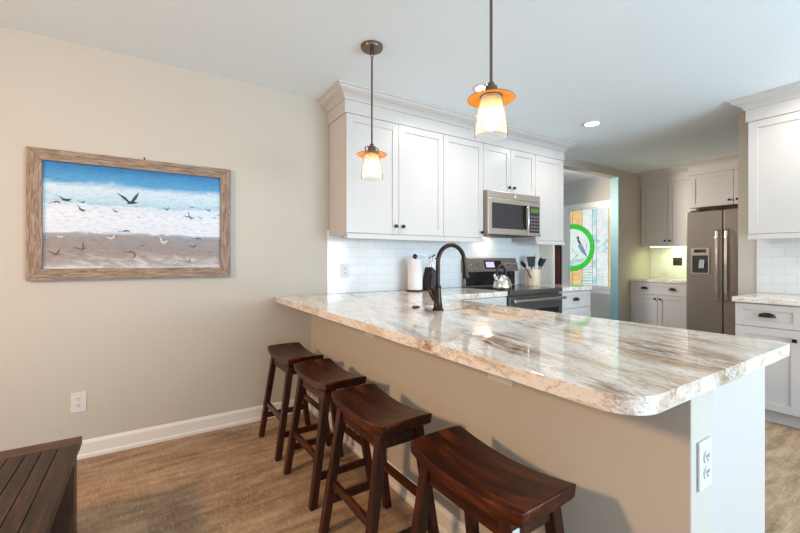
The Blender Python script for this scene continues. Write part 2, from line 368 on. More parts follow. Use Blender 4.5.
# back wall with the passage opening to the far room
b = B(); b.box(-3.2, 4.216, YB, YB + 0.12, 0, HC); b.box(4.216, 5.72, YB, YB + 0.12, 2.39, HC); b.box(5.72, XN + 0.1, YB, YB + 0.12, 0, HC)
struct(b.build('wall_back', M['wall']))
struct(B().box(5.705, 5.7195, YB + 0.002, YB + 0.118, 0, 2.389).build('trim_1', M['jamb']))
struct(B().box(4.18, 4.215, YB - 0.015, YB - 0.0005, 0, 2.389).build('trim_2', M['trim']))
struct(B().box(XN, XN + 0.12, 1.18, YB - 0.0005, 0, HC).build('wall_niche', M['wall']))
struct(B().box(XR, XN + 0.12, -3.0, 1.297, 0, HC).box(XR, XR + 0.0001, -3, -2.99, 0, 0.1).build('wall_right', M['wall']))
struct(B().box(6.0, 6.12, YB + 0.121, 3.30, 0, HC).box(6.0, 6.12, 4.02, 6.2, 0, HC).box(6.0, 6.12, 3.30, 4.02, 0, 0.77).box(6.0, 6.12, 3.30, 4.02, 2.03, HC).build('wall_far_room', M['wall']))
struct(B().box(3.2, 5.999, 6.08, 6.2, 0, HC).build('wall_far_end', M['wall']))

def base_profile(b, fn, a0, a1, h=0.105, t=0.014):
    prof = [(0, 0), (t + 0.008, 0), (t + 0.008, 0.018), (t, 0.026), (t, h - 0.018), (t * 0.45, h - 0.004), (0.003, h), (0, h)]
    va = [b.bm.verts.new(fn(p, z, a0)) for p, z in prof]; vb = [b.bm.verts.new(fn(p, z, a1)) for p, z in prof]
    b._f(va); b._f(vb[::-1])
    for i in range(len(prof)): j = (i + 1) % len(prof); b._f([va[i], va[j], vb[j], vb[i]])
b = B(); base_profile(b, lambda p, z, a: (a, YB - 0.0005 - p, z), -3.2, 1.098); struct(b.build('baseboard_back', M['trim']))
# half wall carrying the bar
struct(B().box(1.10, 1.235, 0.412, YB - 0.0005, 0, 0.8755).build('wall_peninsula', M['wall'], bevel=0.003))
b = B(); base_profile(b, lambda p, z, a: (1.0995 - p, a, z), 0.40, YB - 0.016); base_profile(b, lambda p, z, a: (a, 0.4115 - p, z), 1.10, 1.235)
struct(b.build('baseboard_peninsula', M['trim']))
# tile
struct(B().box(1.24, 3.93, YB - 0.009, YB - 0.0005, 0.9165, 1.44).build('wall_tile_back', M['tile_x']))
struct(B().box(XR - 0.009, XR - 0.0005, -0.6, 1.168, 0.9165, 1.42).build('wall_tile_right', M['tile_y']))
struct(B().box(XN - 0.009, XN - 0.0005, 2.26, YB - 0.001, 0.9165, 1.42).build('wall_tile_niche', M['tile_y']))

# crown profiles swept with mitred corners: profile (out, z)
CR = [(0.0, 2.312), (0.0, 2.408), (0.010, 2.411), (0.010, 2.420), (0.018, 2.432), (0.034, 2.446), (0.056, 2.456), (0.072, 2.468), (0.080, 2.482), (0.092, 2.486), (0.092, HC - 0.0005), (-0.05, HC - 0.0005), (-0.05, 2.312)]
def crown(name, corners, label=None, prof=CR, parent=None):
    """corners(out) -> list of (x, y) along the path"""
    b = B(); lines = [[b.bm.verts.new((x, y, z)) for x, y in corners(o)] for o, z in prof]
    n = len(lines)
    for i in range(n):
        A, C = lines[i], lines[(i + 1) % n]
        for k in range(len(A) - 1): b._f([A[k], A[k+1], C[k+1], C[k]])
    b._f([q[0] for q in lines]); b._f([q[-1] for q in lines][::-1])
    o = b.build(name, M['white'])
    if label: tag(o, label, 'crown molding')
    else: struct(o)
    return o
crown('crown_molding', lambda o: [(1.247 - o, YB - 0.001), (1.247 - o, 2.697 - o), (3.935 + o, 2.697 - o), (3.935 + o, YB - 0.001)], 'white crown molding along the top of the cabinets around the microwave')
crown('crown_molding', lambda o: [(6.322 - o, YB - 0.001), (6.322 - o, 2.301)], 'shaded crown molding over the two-door niche cabinet left of the refrigerator')
crown('crown_molding', lambda o: [(6.20, 2.30 + o), (6.052 - o, 2.30 + o), (6.052 - o, 1.2975)], 'shaded crown molding over the small cabinet above the refrigerator')
crown('crown_molding', lambda o: [(XR - 0.001, 1.150 + o), (4.083 - o, 1.150 + o), (4.083 - o, -0.8)], 'white crown molding over the wall cabinet at right edge')
crown('trim_3', lambda o: [(5.999 - o, YB + 0.122), (5.999 - o, 6.07)], prof=[(0, 2.40), (0.012, 2.402), (0.02, 2.42), (0.06, 2.455), (0.075, 2.48), (0.095, 2.485), (0.095, HC - 0.0005), (0, HC - 0.0005)])

# ------------------------------------------------------------------ far room window and door
def window():
    w = struct(B().box(5.985, 5.999, 4.02, 4.14, 0.68, 2.12).box(5.985, 5.999, 3.18, 3.30, 0.68, 2.12).box(5.985, 5.999, 3.30, 4.02, 2.03, 2.12).box(5.96, 5.999, 3.16, 4.16, 0.735, 0.77).box(5.985, 5.999, 3.30, 4.02, 0.66, 0.735).build('window_1', M['trim'], bevel=0.002))
    B().box(6.0, 6.03, 4.003, 4.0195, 0.771, 2.029).box(6.0, 6.03, 3.3005, 3.315, 0.771, 2.029).box(6.0, 6.03, 3.315, 4.003, 2.013, 2.029).box(6.0, 6.03, 3.315, 4.003, 0.771, 0.786).build('window_frame', M['trim'], w)
    mats = [lit_glass('pale_art_glass', (0.74, 0.86, 0.84), (0.97, 1.0, 1.0), 1.0), lit_glass('amber_art_glass', (0.80, 0.50, 0.17), (0.95, 0.74, 0.36), 1.0),
            lit_glass('aqua_art_glass', (0.38, 0.70, 0.75), (0.62, 0.88, 0.90), 1.0), lit_glass('green_art_glass', (0.0, 0.58, 0.01), (0.01, 0.70, 0.02), 1.0),
            lit_glass('blue_art_glass', (0.03, 0.13, 0.26), (0.25, 0.45, 0.62), 1.0), lit_glass('sea_art_glass', (0.25, 0.55, 0.50), (0.80, 0.93, 0.90), 1.0, (3, 3, 30)),
            mat('lead_came', (0.10, 0.11, 0.11), 0.5, 0.5), lit_glass('leaf_art_glass', (0.10, 0.45, 0.08), (0.3, 0.65, 0.2), 1.0)]
    g = B()
    def q(y0, y1, z0, z1, mi, lay): g.mi = mi; g.box(6.012 - lay*0.0006, 6.018, y0, y1, z0, z1)
    q(3.315, 4.003, 0.786, 2.013, 0, 0)
    q(3.79, 4.003, 0.786, 2.013, 1, 1)          # left amber column
    q(3.315, 3.352, 0.786, 2.013, 1, 1)
    for i in range(9):                            # ladder of aqua blocks
        z = 0.80 + i * 0.135
        q(3.545, 3.605, z, z + 0.126, 2 if i in (0, 2, 5, 7, 8) else 0, 3)
    for i in range(4):
        for j in range(3):
            y0 = 3.352 + j*0.064 + (0.03 if i % 2 else 0)
            q(max(3.352, y0 - 0.03), min(3.545, y0 + 0.03), 1.30 + i*0.055, 1.35 + i*0.055, 2 if (i + j) % 2 else 0, 2)
    for i in range(7): q(3.40 + 0.02*(i % 3), 3.545, 0.80 + i*0.04, 0.815 + i*0.04, 5, 2); q(3.605, 3.785, 0.80 + i*0.045, 0.822 + i*0.045, 5, 2)
    for i in range(5): q(3.36, 3.50 - 0.01*i, 1.05 + i*0.012, 1.056 + i*0.012, 0, 2)
    # ring cut by the frame, its inside and the heron
    yc, zc = 3.965, 1.40
    def P(mi, pts, lay): g.mi = mi; g.prism(pts, 6.012 - lay*0.0006, 6.018, lambda a, c, x: (x, a, c))
    arc = lambda r, a0=-PI/2, a1=PI/2, n=24: [(yc - r*math.cos(a0 + (a1 - a0)*i/n), zc + r*math.sin(a0 + (a1 - a0)*i/n)) for i in range(n + 1)]
    ext = lambda r: [(4.003, zc + r), ] + arc(r)[::-1] + [(4.003, zc - r)]
    P(6, ext(0.392), 4); P(3, ext(0.385), 5); P(0, ext(0.312), 6)
    P(5, [(4.003, 1.20), (3.80, 1.22), (3.72, 1.24), (3.80, 1.13), (3.92, 1.093), (4.003, 1.09)], 7)
    P(2, [(4.003, 1.17), (3.85, 1.19), (3.80, 1.17), (3.90, 1.14)], 8)
    P(4, [(3.86, 1.42), (3.83, 1.47), (3.79, 1.45), (3.75, 1.37), (3.71, 1.28), (3.69, 1.22), (3.74, 1.27), (3.81, 1.33)], 8)
    P(6, [(3.84, 1.46), (3.87, 1.50), (3.87, 1.56), (3.90, 1.53), (3.88, 1.58), (3.845, 1.59), (3.84, 1.53), (3.80, 1.46)], 8)
    P(7, [(3.99, 1.42), (3.93, 1.33), (3.86, 1.26), (3.95, 1.33)], 8); P(7, [(3.72, 1.50), (3.70, 1.42), (3.73, 1.34), (3.715, 1.42)], 8); P(7, [(3.95, 1.20), (3.86, 1.31), (3.87, 1.26)], 8)
    P(1, [(3.64, 1.62), (3.612, 1.45), (3.61, 1.30), (3.60, 1.18), (3.59, 1.45)], 4); P(1, [(3.66, 1.20), (3.61, 1.00), (3.62, 1.25)], 4)
    g.mi = 6
    for y in (3.962, 3.787, 3.608, 3.543, 3.354): g.box(6.0095 if y > 3.95 else 6.0104, 6.018, y - 0.003, y + 0.003, 0.786, 2.013)
    g.build('window_pane', mats, w)
window()
d = struct(B().box(5.96, 5.999, 4.165, 4.95, 0.0, 2.05).build('door_1', M['redwood'], bevel=0.003))
B().lathe([(0.0, 0), (0.012, 0.0), (0.012, 0.03), (0.028, 0.04), (0.028, 0.06), (0.0, 0.066)], (5.96, 4.88, 1.0), 16, 'x').build('door_handle', M['bronze'], d, smooth=True)

# ------------------------------------------------------------------ cabinets
def knob(name, x, z, yf, parent):
    b = B(); b.lathe([(0.0, 0), (0.005, 0.0), (0.005, 0.014)], (x, yf, z), 10, 'y')
    b.box(x - 0.013, x + 0.013, yf - 0.027, yf - 0.013, z - 0.013, z + 0.013)
    return b.build(name, M['bronze'], parent, bevel=0.003, smooth=True)
def cup(name, x, z, yf, parent, w=0.10):
    b = B(); n = 14; m = 6; rows = []
    for i in range(n + 1):
        t = PI * i / n; row = []
        for k in range(m + 1):
            a = PI / 2 * k / m
            row.append(b.bm.verts.new((x - w/2*math.cos(t)*(1 - 0.15*math.sin(a)), yf - 0.003 - 0.024*math.sin(a)*math.sin(t)**0.6, z - 0.012 + 0.032*math.sin(t)**0.8*math.cos(a))))
        rows.append(row)
    for A, C in zip(rows, rows[1:]):
        for k in range(m): b._f([A[k], A[k+1], C[k+1], C[k]])
    o = b.build(name, M['bronze'], parent, smooth=True)
    s = o.modifiers.new('t', 'SOLIDIFY'); s.thickness = 0.003
    return o
def front(b, x0, x1, z0, z1, rail=0.057, t=0.02, rec=0.008):
    g = 0.0018; x0 += g; x1 -= g; z0 += g; z1 -= g
    rail = min(rail, (z1 - z0) * 0.27)
    b.box(x0, x0 + rail, -t, 0, z0, z1); b.box(x1 - rail, x1, -t, 0, z0, z1)
    b.box(x0 + rail, x1 - rail, -t, 0, z0, z0 + rail); b.box(x0 + rail, x1 - rail, -t, 0, z1 - rail, z1)
    b.box(x0 + rail, x1 - rail, -t + rec, 0, z0 + rail, z1 - rail)
def cabinet(name, label, loc, rz, w, dep, h, fronts, base=False, rail=False, group=None, top=True, toe=0.10):
    """local frame: front plane y=0 facing -y, x to the right, z up from the cabinet's underside"""
    c = thing(name, label, 'cabinet', loc, rz, group)
    b = B(); tz = toe if base else 0; t = 0.018
    b.box(0, t, 0, dep, tz, h); b.box(w - t, w, 0, dep, tz, h); b.box(t, w - t, 0.001, dep, tz, tz + t); b.box(t, w - t, dep - 0.008, dep, tz + t, h)
    if top: b.box(t, w - t, 0.001, dep - 0.008, h - t, h)
    b.box(t, w - t, 0.001, 0.004, tz + t, h - t)
    if base: b.box(0.0, w, 0.05, dep, 0, tz)
    b.build('body', M['white'], c)
    for x0, x1, z0, z1, kind, hx, hz in fronts:
        f = B(); front(f, x0, x1, z0, z1)
        fo = f.build('drawer' if kind == 'drawer' else 'door', M['white'], c, bevel=0.0015)
        if kind == 'drawer':
            for q in (hx if isinstance(hx, (list, tuple)) else [hx]): cup('handle', q, hz, -0.02, fo)
        elif hx is not None: knob('knob', hx, hz, -0.02, fo)
    if rail:
        B().box(-0.0, w, -0.035, -0.004, -0.036, -0.001).box(-0.0, w, -0.024, -0.004, -0.001, 0.006).build('light_rail', M['white'], c, bevel=0.003)
    return c
ZU = 1.396
def upper(label, x0, x1, z0, fronts, rail=True):
    return cabinet('wall_cabinet', label, (x0, 2.72, z0), 0, x1 - x0, YB - 0.010 - 2.72, 2.311 - z0, fronts, rail=rail)
uh = 2.311 - ZU
upper('tall two-door white wall cabinet nearest the beach picture', 1.257, 2.20, ZU, [(0, 0.4715, 0.008, uh, 'door', 0.4715 - 0.035, 0.075), (0.4715, 0.943, 0.008, uh, 'door', 0.4715 + 0.035, 0.075)])
upper('single-door white wall cabinet touching the left side of the microwave', 2.2005, 2.686, ZU, [(0, 0.4855, 0.008, uh, 'door', 0.4855 - 0.035, 0.06)])
upper('short two-door white wall cabinet directly above the microwave', 2.6865, 3.445, 1.862, [(0, 0.379, 0, 0.449, 'door', 0.379 - 0.035, 0.055), (0.379, 0.7585, 0, 0.449, 'door', 0.379 + 0.035, 0.055)], False)
upper('narrow single-door white wall cabinet right of the microwave', 3.4455, 3.93, ZU, [(0, 0.4845, 0.008, uh, 'door', 0.035, 0.06)])
R90 = -PI / 2
cabinet('wall_cabinet', 'two-door wall cabinet in the niche left of refrigerator, over a lit strip', (6.342, YB - 0.001, 1.40), R90, 0.73, XN - 6.342 - 0.010, 0.911,
        [(0.02, 0.375, 0.0, 0.911, 'door', 0.345, 0.07), (0.375, 0.73, 0.0, 0.911, 'door', 0.405, 0.07)], rail=False)
cabinet('wall_cabinet', 'small two-door wall cabinet directly above the refrigerator', (6.072, 2.298, 1.88), R90, 0.998, XN - 6.072 - 0.002, 0.431,
        [(0.02, 0.478, 0.0, 0.431, 'door', 0.44, 0.06), (0.478, 0.96, 0.0, 0.431, 'door', 0.52, 0.06)])
cabinet('wall_cabinet', 'white wall cabinet cut by the right edge of the photo', (4.11, 1.137, ZU), R90, 0.90, XR - 4.11 - 0.010, uh,
        [(0, 0.45, 0.008, uh, 'door', 0.415, 0.075), (0.45, 0.90, 0.008, uh, 'door', 0.485, 0.075)], rail=True)
# base cabinets
hb = 0.8755
cabinet('base_cabinet', 'white base cabinet left of the range, mostly hidden by the peninsula', (1.845, 2.43, 0), 0, 0.838, YB - 0.001 - 2.43, hb,
        [(0.0, 0.42, 0.70, hb - 0.006, 'drawer', 0.21, 0.79), (0.42, 0.838, 0.70, hb - 0.006, 'drawer', 0.21 + 0.42, 0.79), (0, 0.42, 0.10, 0.70, 'door', 0.38, 0.64), (0.42, 0.838, 0.10, 0.70, 'door', 0.46, 0.64)], base=True)
cabinet('base_cabinet', 'white base cabinet right of the range, beneath the utensil crock', (3.457, 2.43, 0), 0, 0.52, YB - 0.001 - 2.43, hb,
        [(0, 0.52, 0.70, hb - 0.006, 'drawer', 0.26, 0.79), (0, 0.52, 0.10, 0.70, 'door', 0.06, 0.64)], base=True)
cabinet('base_cabinet', 'shaded two-door base cabinet with one wide drawer in the niche', (6.035, YB - 0.001, 0), R90, 0.73, XN - 6.035 - 0.002, hb,
        [(0.025, 0.73, 0.70, hb - 0.006, 'drawer', (0.20, 0.56), 0.79), (0.025, 0.3775, 0.10, 0.70, 'door', 0.345, 0.645), (0.3775, 0.73, 0.10, 0.70, 'door', 0.41, 0.645)], base=True)
cabinet('base_cabinet', 'white base cabinet with drawer at right edge beyond the peninsula end', (3.83, 1.137, 0), R90, 0.37, XR - 3.83 - 0.002, hb,
        [(0.0, 0.37, 0.70, hb - 0.006, 'drawer', 0.185, 0.79), (0.0, 0.37, 0.10, 0.70, 'door', 0.335, 0.63)], base=True)
cabinet('base_cabinet', 'next white base cabinet along the right wall, outside the frame', (3.83, 0.766, 0), R90, 0.9, XR - 3.83 - 0.002, hb,
        [(0.0, 0.45, 0.10, hb - 0.006, 'door', 0.41, 0.7), (0.45, 0.9, 0.10, hb - 0.006, 'door', 0.49, 0.7)], base=True)
# peninsula cabinets open toward +x (kitchen side)
cabinet('base_cabinet', 'white peninsula cabinet with a plain bright end panel under the bar end', (1.797, 0.457, 0), PI / 2, 0.68, 0.56, hb,
        [(0.0, 0.34, 0.10, hb - 0.006, 'door', 0.30, 0.7), (0.34, 0.68, 0.10, hb - 0.006, 'door', 0.38, 0.7)], base=True, toe=0.0)
cabinet('sink_cabinet', 'white cabinet built under the sink, facing the kitchen', (1.797, 1.14, 0), PI / 2, 0.86, 0.56, hb,
        [(0.0, 0.43, 0.10, hb - 0.006, 'door', 0.39, 0.7), (0.43, 0.86, 0.10, hb - 0.006, 'door', 0.47, 0.7)], base=True, top=False)

# ------------------------------------------------------------------ stone tops
def arc2(cx, cy, r, a0, a1, n=8): return [(cx + r*math.cos(a0 + (a1-a0)*i/n), cy + r*math.sin(a0 + (a1-a0)*i/n)) for i in range(n + 1)]
def rrect(x0, x1, y0, y1, r):
    return arc2(x0+r, y0+r, r, PI, 1.5*PI) + arc2(x1-r, y0+r, r, 1.5*PI, 2*PI) + arc2(x1-r, y1-r, r, 0, PI/2) + arc2(x0+r, y1-r, r, PI/2, PI)
SX0, SX1, SY0, SY1 = 1.405, 1.78, 1.24, 1.93
def slab(name, outer, holes, z0, z1):
    b = B(); bm = b.bm; E = []
    for loop in [outer] + holes:
        vs = [bm.verts.new((x, y, z1)) for x, y in loop]
        E += [bm.edges.new((vs[i], vs[(i + 1) % len(vs)])) for i in range(len(vs))]
    fs = bmesh.ops.triangle_fill(bm, use_beauty=True, use_dissolve=False, edges=E)['geom']
    fs = [f for f in fs if isinstance(f, bmesh.types.BMFace)]
    r = bmesh.ops.extrude_face_region(bm, geom=fs)
    bmesh.ops.translate(bm, vec=(0, 0, z0 - z1), verts=[v for v in r['geom'] if isinstance(v, bmesh.types.BMVert)])
    return b.build(name, M['granite'], bevel=0.005, seg=3)
outer = arc2(0.816 + 0.09, 0.395 + 0.09, 0.09, PI, 1.5*PI, 10) + arc2(1.842 - 0.03, 0.395 + 0.03, 0.03, 1.5*PI, 2*PI, 6) + [(1.842, 2.40), (2.684, 2.40), (2.684, YB - 0.0095), (0.816, YB - 0.0095)]
tag(slab('worktop', outer, [rrect(SX0, SX1, SY0, SY1, 0.03)], 0.8765, 0.916), 'long polished cream granite worktop with brown streaks over the peninsula bar', 'countertop')
tag(slab('worktop', [(3.452, 2.40), (3.995, 2.40), (3.995, YB - 0.0095), (3.452, YB - 0.0095)], [], 0.8765, 0.916), 'short granite worktop right of range, under the utensil crock', 'countertop')
tag(slab('worktop', [(6.01, 2.30), (6.64, 2.30), (6.64, YB - 0.002), (6.01, YB - 0.002)], [], 0.8765, 0.916), 'shaded granite worktop in the niche beside the refrigerator', 'countertop')
tag(slab('worktop', [(3.79, -0.14), (XR - 0.0095, -0.14), (XR - 0.0095, 1.152), (3.79, 1.152)], [], 0.8765, 0.916), 'granite worktop against the right wall, cut by the photo edge', 'countertop')

# sink
sk = thing('sink', 'biscuit coloured undermount sink set in the peninsula granite', 'sink', ((SX0 + SX1)/2, (SY0 + SY1)/2, 0.66))
b = B(); hx, hy, t = (SX1 - SX0)/2 + 0.004, (SY1 - SY0)/2 + 0.004, 0.012
rings = [(hx + t, hy + t, 0.214), (hx, hy, 0.214), (hx - 0.004, hy - 0.004, 0.03), (hx - 0.03, hy - 0.03, 0.012), (0.03, 0.03, 0.008)]
prev = None
for rx, ry, z in rings:
    vs = [b.bm.verts.new((x, y, z)) for x, y in rrect(-rx, rx, -ry, ry, min(0.034, rx*0.9))]
    if prev:
        for i in range(len(vs)): j = (i + 1) % len(vs); b._f([prev[i], prev[j], vs[j], vs[i]])
    prev = vs
b._f(prev)
o_ = [b.bm.verts.new((x, y, 0.0)) for x, y in rrect(-hx - t, hx + t, -hy - t, hy + t, 0.034)]
o2 = [b.bm.verts.new((x, y, 0.214)) for x, y in rrect(-hx - t, hx + t, -hy - t, hy + t, 0.034)]
for i in range(len(o_)): j = (i + 1) % len(o_); b._f([o_[i], o_[j], o2[j], o2[i]])
b._f(o_)
b.build('basin', M['sink'], sk, smooth=True)
B().lathe([(0.0, 0.010), (0.040, 0.010), (0.045, 0.013), (0.0, 0.0135)], (0, 0, 0), 24).build('drain', M['steel'], sk, smooth=True)

# faucet
fc = thing('faucet', 'tall dark bronze gooseneck faucet with pull-down spray head', 'faucet', (1.357, 1.716, 0.9165))
B().lathe([(0.0, 0), (0.033, 0), (0.033, 0.006), (0.026, 0.014), (0.022, 0.05), (0.0175, 0.10), (0.0165, 0.125), (0.0185, 0.128), (0.0185, 0.136), (0.0145, 0.140), (0.0, 0.140)], n=28).build('body', M['bronze'], fc, smooth=True)
pts = [(0, 0, 0.14), (0, 0, 0.20), (0, 0, 0.262)]
for i in range(1, 15):
    a = PI - (PI * 1.0) * i / 14; pts.append((0.098 + 0.098*math.cos(a), 0, 0.268 + 0.098*math.sin(a)))
pts += [(0.200, 0, 0.245)]
B().tube(pts, 0.0125, 16).build('spout', M['bronze'], fc, smooth=True)
B().tube([(0.199, 0, 0.252), (0.201, 0, 0.235), (0.205, 0, 0.205), (0.209, 0, 0.180), (0.210, 0, 0.172)], [0.0145, 0.0155, 0.018, 0.022, 0.020], 18).build('spray_head', M['bronze'], fc, smooth=True)
h_ = B().tube([(0, 0.010, 0.045), (0, 0.030, 0.062), (0, 0.052, 0.092), (-0.002, 0.062, 0.112)], [0.014, 0.016, 0.018, 0.017], 14).build('handle_base', M['bronze'], fc, smooth=True)
B().tube([(-0.002, 0.061, 0.105), (-0.010, 0.058, 0.14), (-0.012, 0.052, 0.175), (-0.006, 0.045, 0.205)], [0.008, 0.0055, 0.005, 0.007], 10).build('lever', M['bronze'], h_, smooth=True)
tag(B().lathe([(0, 0), (0.024, 0), (0.024, 0.004), (0.018, 0.009), (0.0, 0.010)], n=24).build('hole_cover', M['bronze'], smooth=True, loc=(1.333, 1.893, 0.9165)), 'small flat bronze disc on granite left of the faucet', 'hole cover')

# ------------------------------------------------------------------ outlets
def outlet(name, label, loc, rz=0.0, horizontal=False, cat='outlet', duplex=True, pm='plastic', sm='slot', group=None):
    o = thing(name, label, cat, loc, rz, group)
    w, h = (0.0375, 0.06) if not horizontal else (0.06, 0.0375)
    B().box(-w, w, -0.006, 0, -h, h).build('plate', M[pm], o, bevel=0.002)
    for s in (-1, 1):
        cx, cz = (0, s*0.0195) if not horizontal else (s*0.0195, 0)
        b = B(); b.lathe([(0, 0), (0.0165, 0), (0.0165, 0.003), (0, 0.003)], (cx, -0.006, cz), 20, 'y')
        so = b.build('socket', M[pm], o, smooth=True)
        b = B()
        for k in (-1, 1): b.box(cx + k*0.006 - 0.0012, cx + k*0.006 + 0.0012, -0.0102, -0.0088, cz - 0.001, cz + 0.008)
        b.lathe([(0, 0), (0.0028, 0), (0.0028, 0.001), (0, 0.001)], (cx, -0.009, cz - 0.007), 10, 'y')
        b.build('slots', M[sm], so)
    return o
outlet('outlet', 'white double outlet low on the wall below beach picture', (-0.352, YB - 0.0005, 0.340))
outlet('outlet', 'white double outlet on the tile under the wall cabinets', (1.395, YB - 0.0095, 1.105))
outlet('outlet', 'white double outlet on the end of the peninsula half wall', (1.169, 0.4115, 0.69))
outlet('outlet', 'sideways white outlet under the bar edge between the two farthest stools', (1.0995, 2.03, 0.783), R90, True)
outlet('outlet', 'sideways white outlet under the bar edge between the two nearest stools', (1.0995, 1.015, 0.783), R90, True)
sw = thing('switch_plate', 'black square switch plate on the green-lit niche tile', 'switch', (XN - 0.0095, 2.66, 1.17), R90)
B().box(-0.06, 0.06, -0.006, 0, -0.06, 0.06).build('plate', M['darkmatte'], sw, bevel=0.002)
B().box(-0.03, -0.004, -0.012, -0.006, -0.03, 0.03).box(0.004, 0.03, -0.012, -0.006, -0.03, 0.03).build('rocker', M['black'], sw, bevel=0.002)
outlet('outlet', 'small pale outlet low on the niche tile above its worktop', (XN - 0.0095, 2.84, 0.985), R90, True)
ul = thing('under_cabinet_light', 'glowing light strip under the niche wall cabinet', 'light', (6.42, 2.64, 1.385))
B().box(-0.02, 0.02, -0.30, 0.30, 0.004, 0.014).build('housing', M['plastic'], ul)
B().box(-0.017, 0.017, -0.295, 0.295, 0.0, 0.0038).build('lens', M['strip'], ul)
area('under_cabinet_lamp', (6.45, 2.64, 1.38), (6.52, 2.64, 0.9), 0.10, 0.6, 1.9, (0.90, 1.0, 0.55))

# ------------------------------------------------------------------ microwave
mw = thing('microwave', 'over-range stainless microwave hung under the short wall cabinet', 'microwave', (2.69, 2.66, 1.443))
W_ = 0.75
B().box(0, W_, 0, 0.364, 0.0, 0.412).build('body', M['slate'], mw, bevel=0.003)
B().box(0.06, 0.69, 0.05, 0.34, -0.006, -0.0005).build('grease_filter', M['darkmatte'], mw)
dr = B().box(0.0, 0.565, -0.022, -0.001, 0.0, 0.345).build('door', M['mwsteel'], mw, bevel=0.004)
B().box(0.045, 0.46, -0.0235, -0.0221, 0.055, 0.30).build('door_window', M['mwglass'], dr, bevel=0.0005)
B().box(0.46, 0.535, -0.024, -0.0221, 0.055, 0.30).build('dark_strip', M['black'], dr)
B().tube([(0.525, -0.022, 0.05), (0.525, -0.045, 0.06), (0.523, -0.056, 0.11), (0.522, -0.060, 0.18), (0.523, -0.056, 0.25), (0.525, -0.045, 0.30), (0.525, -0.022, 0.31)], 0.010, 12).build('handle', M['steel'], dr, smooth=True)
cp = B().box(0.568, W_, -0.022, -0.001, 0.0, 0.345).build('control_panel', M['mwsteel'], mw, bevel=0.003)
B().box(0.585, 0.735, -0.0235, -0.0221, 0.03, 0.30).build('key_pad', M['mwglass'], cp)
B().box(0.60, 0.72, -0.0245, -0.0236, 0.235, 0.28).build('display', M['gpanel'], cp)
b = B()
for i in range(5):
    for j in range(3): b.box(0.60 + j*0.045, 0.63 + j*0.045, -0.0243, -0.0236, 0.05 + i*0.034, 0.068 + i*0.034)
b.build('buttons', M['slate'], cp)
tp = B().box(0.0, W_, -0.022, -0.001, 0.348, 0.412).build('vent_panel', M['mwsteel'], mw, bevel=0.003)
B().lathe([(0, 0), (0.014, 0), (0.014, 0.002), (0, 0.002)], (0.37, -0.022, 0.378), 20, 'y').build('badge', M['plastic'], tp)
area('cooktop_lamp', (3.0, 2.95, 1.43), (2.98, 3.02, 1.1), 0.15, 0.05, 0.4, (1.0, 0.75, 0.5))

# ------------------------------------------------------------------ range
rg = thing('range', 'dark steel electric range with raised back panel', 'range', (2.691, 2.42, 0))
RW = 0.756
B().box(0, RW, 0.0, 0.60, 0.02, 0.895).box(0.03, RW - 0.03, 0.04, 0.56, 0.0, 0.02).build('body', M['oven'], rg, bevel=0.003)
ct = B().box(-0.001, RW + 0.001, -0.035, 0.55, 0.896, 0.922).build('cooktop', M['black'], rg, bevel=0.004)
B().box(0.0, RW, -0.040, -0.0355, 0.885, 0.921).build('front_trim', M['oven'], ct, bevel=0.001)
for cx, cy, r in ((0.19, 0.12, 0.09), (0.56, 0.12, 0.10), (0.19, 0.40, 0.08), (0.56, 0.40, 0.08)): B().torus((cx, cy, 0.922), r, 0.0012, n=32, m=4).build('burner_ring', M['oven'], ct)
od = B().box(0.0, RW, -0.038, -0.001, 0.20, 0.865).build('oven_door', M['oven'], rg, bevel=0.004)
B().box(0.06, RW - 0.06, -0.0395, -0.0381, 0.30, 0.74).build('oven_window', M['black'], od)
b = B(); b.tube([(0.02, -0.085, 0.83), (RW - 0.02, -0.085, 0.83)], 0.015, 14)
for x in (0.05, RW - 0.05): b.box(x - 0.014, x + 0.014, -0.080, -0.038, 0.818, 0.842)
b.build('oven_handle', M['steel'], od, smooth=True)
B().box(0.0, RW, -0.030, -0.001, 0.04, 0.195).build('drawer', M['oven'], rg, bevel=0.004)
bg = B().box(0.01, RW - 0.01, 0.552, 0.598, 0.90, 1.10).hexa([(0.0, 0.50, 1.075), (RW, 0.50, 1.075), (RW, 0.60, 1.075), (0.0, 0.60, 1.075)], [(0.0, 0.545, 1.215), (RW, 0.545, 1.215), (RW, 0.60, 1.215), (0.0, 0.60, 1.215)]).build('back_panel', [M['slate']], rg, bevel=0.006)
B().box(0.015, RW - 0.015, 0.545, 0.5515, 0.93, 1.07).build('lower_glass', M['black'], bg)
def on_panel(b): return b
T = Matrix.Translation((0, 0.5225, 1.145)) @ Matrix.Rotation(-math.atan2(0.045, 0.14), 4, 'X')
for kx in (0.06, 0.15, 0.585, 0.63, 0.675, 0.72):
    B().lathe([(0, 0), (0.021, 0), (0.020, 0.012), (0.016, 0.026), (0.0, 0.027)], (kx, 0, 0), 18, 'y').xform(T).build('knob', M['steel'], bg, smooth=True)
B().box(0.25, 0.50, -0.003, 0.0, -0.045, 0.045).xform(T).build('display', M['black'], bg)
B().box(0.27, 0.39, -0.0045, -0.0032, -0.030, 0.030).xform(T).build('lit_screen', M['lcd'], bg)

